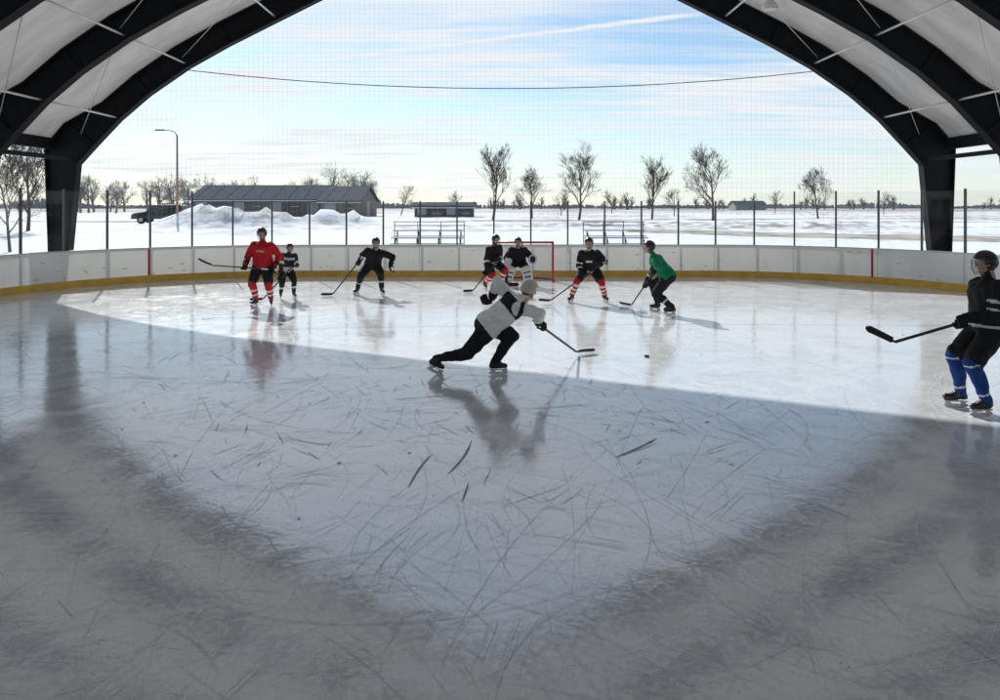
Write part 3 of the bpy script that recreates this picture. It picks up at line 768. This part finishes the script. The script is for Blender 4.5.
    for pl in me.polygons:
        c=pl.center; best=None
        for nm,a,b_,ra,rb in parts:
            d,t=segd(c,a,b_); d-=ra+(rb-ra)*t
            if nm=='torso': d-=.03
            if best is None or d<best[0]: best=(d,nm,t)
        _,nm,t=best; rel=c-P; tt=rel.dot(sp)/Lt; xr=rel.dot(tr_)/s; xf=rel.dot(tf)/s
        if nm in('torso',) and tt<-.15: nm='thigh'; t=0
        if nm=='thigh' and tt>-.15 and t<.2: nm='torso'
        m=colors(nm,t,tt,xr,xf); res.append(gi(m))
    me.polygons.foreach_set('material_index',res)
    link(me,'body',e)
    make_head(e,Hd,lf,lu,s); helmet(e,Hd,lf,lu,s,helm or mat('helmet_black',(.02,.02,.022),.3),cage)
    if stick: make_stick(e,sb,shl,V(stick[2]),goalie)
    return e
C=lambda n,c: cloth(n,c)
blk=C('cloth_black',(.018,.018,.022)); red=C('cloth_red',(.50,.02,.025)); wht=C('cloth_white',(.74,.74,.73)); grn=C('cloth_green',(.01,.22,.11)); blu=C('cloth_blue',(.015,.06,.26)); nav=C('cloth_charcoal',(.035,.035,.042)); bootm=mat('boot_black',(.02,.02,.02),.35)
lgr=C('cloth_lightgrey',(.60,.62,.65)); wh2=C('cloth_bright_white',(.86,.87,.89))
def col(j,pants,sock,st=None,sst_=(),arm=(),armc=None,tor=None,toc=None):
    def fn(nm,t,tt,xr,xf):
        if nm=='boot': return bootm
        if nm in('thigh',): return pants
        if nm in('shank','calf'):
            if nm=='calf': t=.3+.32*t
            if st and any(a<t<b_ for a,b_ in sst_): return st
            return sock
        if nm=='neck': return skin
        if nm=='torso':
            if tor and tor(tt,xr,xf): return toc
            return j
        if nm in('uarm','farm'):
            q=t*.5+(.5 if nm=='farm' else 0)
            if any(a<q<b_ for a,b_ in arm): return armc
            return j
        return j
    return fn
person('hockey_player',(-5.45,16.55),182,(0,.02,1.02),(.01,-.06,1.50),[(-.16,0,.18,200),(.17,.06,.18,160)],[.42,(.33,-.12,.88)],
  col(red,blk,red,wht,((.35,.45),(.6,.7)),tor=lambda t,x,f:.60<t<.67 and abs(x)<.09 and f>.06,toc=C('mark_pale',(.6,.35,.35))),
  stick=((.22,-.33,.90),(-1.10,-.24,.98),(-.85,-.25,.35)),s=1.02)
person('youth_hockey_player',(-5.3,18.0),150,(-.06,.05,.78),(.05,-.08,1.14),[(-.18,0,.145,165),(.13,.06,.145,140)],[.45,.08],
  col(nav,blk,blk,wht,((.4,.55),),arm=((.3,.45),),armc=wht,tor=lambda t,x,f:t<.22 or .72<t<.86,toc=lgr),
  stick=((.26,-.26,.92),(-.5,-.45,.03),(-.6,-.6,0)),s=.80)
person('hockey_player',(-3.3,18.8),168,(-.04,.10,.80),(.07,-.14,1.20),[(-.42,.02,.18,205),(.22,-.08,.18,150)],[.16,(.52,-.25,.72)],
  col(blk,blk,blk,wht,((.45,.52),)),stick=((-.24,-.22,1.02),(-1.05,-.15,.02),(-.7,-.6,0)),poles=[None,(.5,.3,.2)])
person('hockey_player',(-.2,20.0),140,(-.04,.08,.80),(.05,-.10,1.22),[(-.22,-.02,.18,160),(.2,.06,.18,130)],[.5,.08],
  col(blk,blk,red,wht,((.25,.4),(.55,.7)),arm=((.55,.65),),armc=wht,tor=lambda t,x,f:-.06<t<.02 or .08<t<.12,toc=wht),
  stick=((.22,-.3,.95),(-.55,-.6,.02),(-.6,-.6,0)))
person('goaltender',(.53,21.25),180,(0,.12,.70),(0,-.14,1.10),[(-.30,0,.18,190),(.30,0,.18,170)],[.45,(.42,-.3,.78)],
  col(blk,blk,wht),stick=((-.30,-.30,1.15),(-.36,-.50,.02),(.95,-.1,0)),goalie=True,kpoles=[(-.1,-1,.2),(.1,-1,.2)],pads=1.06)
person('hockey_player',(2.15,17.3),192,(.03,.10,.84),(-.02,-.12,1.26),[(-.42,.0,.18,215),(.36,-.02,.18,160)],[.42,.06],
  col(blk,blk,red,wht,((.22,.36),(.5,.62),(.76,.86)),arm=((.38,.43),(.62,.68)),armc=wht,tor=lambda t,x,f:-.06<t<.01 or (.5<t<.62 and abs(x)<.08 and f>.05),toc=wht),
  stick=((.30,-.32,1.0),(-.98,-.20,.06),(-.8,-.5,.05)))
person('hockey_player',(3.45,15.5),-68,(.14,-.04,.84),(-.13,.09,1.25),[(.02,.34,.18,-60),(.22,-.20,.18,-80)],[.42,.06],
  col(grn,blk,blk,wht,((.5,.58),),arm=((.72,.78),),armc=wht),
  stick=((-.12,-.14,.98),(-.42,1.15,.02),(-.75,.6,0)),look=-75)
person('hockey_player',(0,9.86),72,(-.15,.05,.69),(.26,.10,1.02),[(-.88,.04,.21,55,28),(-.08,.02,.178,82)],[.18,(-.20,.34,1.0)],
  col(wh2,blk,blk,tor=lambda t,x,f:(t>.60 and not(t>.95)) ,toc=blk,arm=((0.0,.10),),armc=blk),
  stick=((.45,-.06,.76),(1.2,1.32,.04),(.85,.5,.05)),s=1.0,head=(.41,.15,1.15),look=68,lookdown=.35,cage=False,
  helm=mat('helmet_cream',(.55,.50,.42),.4),poles=[(0,-.5,.4),(-.8,.1,.35)],kpoles=[(.5,-.1,-.8),(1,-.25,.1)],voxs=.014,hv=.0065)
person('hockey_player',(5.40,8.05),-86,(.07,0,1.0),(.06,0,1.48),[(-.10,.22,.178,-80),(-.05,-.13,.178,-95)],[.06,.30],
  col(blk,blk,blu,wht,((.0,.04),(.80,.86)),arm=((.20,.26),(.36,.40)),armc=lgr,tor=lambda t,x,f:(-.06<t<.0) or (.55<t<.75 and f<-.05 and abs(x)<.10 and abs(x)>.05),toc=lgr),
  stick=((.05,-.02,1.10),(-1.06,-.06,.79),(-.9,.0,.45)),s=1.0,look=-84,voxs=.014,hv=.0065,lookdown=.1,poles=[None,(.8,-.4,-.5)])

mb=MB(); mb.tube([(2.25,11.04,.003),(2.25,11.04,.006),(2.25,11.04,.025),(2.25,11.04,.028)],[.036,.0385,.0385,.036],24); mb.build('hockey_puck',mat('rubber',(.015,.015,.015),.6))

# ------------------------------------------------------------ goal
g=empty('hockey_goal'); gx,gy=.70,22.0
mb=MB(); 
for sx in(-1,1):
    mb.tube([(gx+sx*.915,gy,0.0),(gx+sx*.915,gy,1.20)],.032,12)
    mb.tube([(gx+sx*.915,gy,.03),(gx+sx*1.0,gy+.55,.03),(gx+sx*.6,gy+1.02,.03),(gx,gy+1.1,.03)],.025,8)
    mb.tube([(gx+sx*.915,gy,1.20),(gx+sx*.7,gy+.5,1.20),(gx,gy+.55,1.20)],.022,8)
mb.tube([(gx-.945,gy,1.22),(gx+.945,gy,1.22)],.032,12); mb.tube([(gx,gy+.55,1.2),(gx,gy+1.1,.03)],.022,8)
mb.build('frame',mat('goal_red',(.45,.03,.03),.4),g,True)
mb=MB()
def topc(t):
    a=abs(t); sx=1 if t>0 else -1
    if a>.5: k=(a-.5)*2; return V((gx+sx*(.7+.215*k),gy+.5*(1-k),1.20))
    k=a*2; return V((gx+sx*.7*k,gy+.55-.05*k,1.20))
def botc(t):
    a=abs(t); sx=1 if t>0 else -1
    if a>.5:
        k=(a-.5)*2; return V((gx+sx*(1.0-.085*k),gy+.55*(1-k),.03))
    k=a*2; return V((gx+sx*1.0*k,gy+1.1-.55*k*k,.03))
for i in range(45):
    t=-1+i/22; mb.tube([topc(t),botc(t)],.0028,4)
for j in range(1,18):
    mb.tube([topc(-1+i/12).lerp(botc(-1+i/12),j/18) for i in range(25)],.0028,4)
for i in range(1,24):
    t=-1+i/12; q=topc(t); mb.tube([q,V((q.x,gy,1.22))],.0028,4)
mb.build('netting',mat('goal_net',(.75,.75,.74),.8),g)
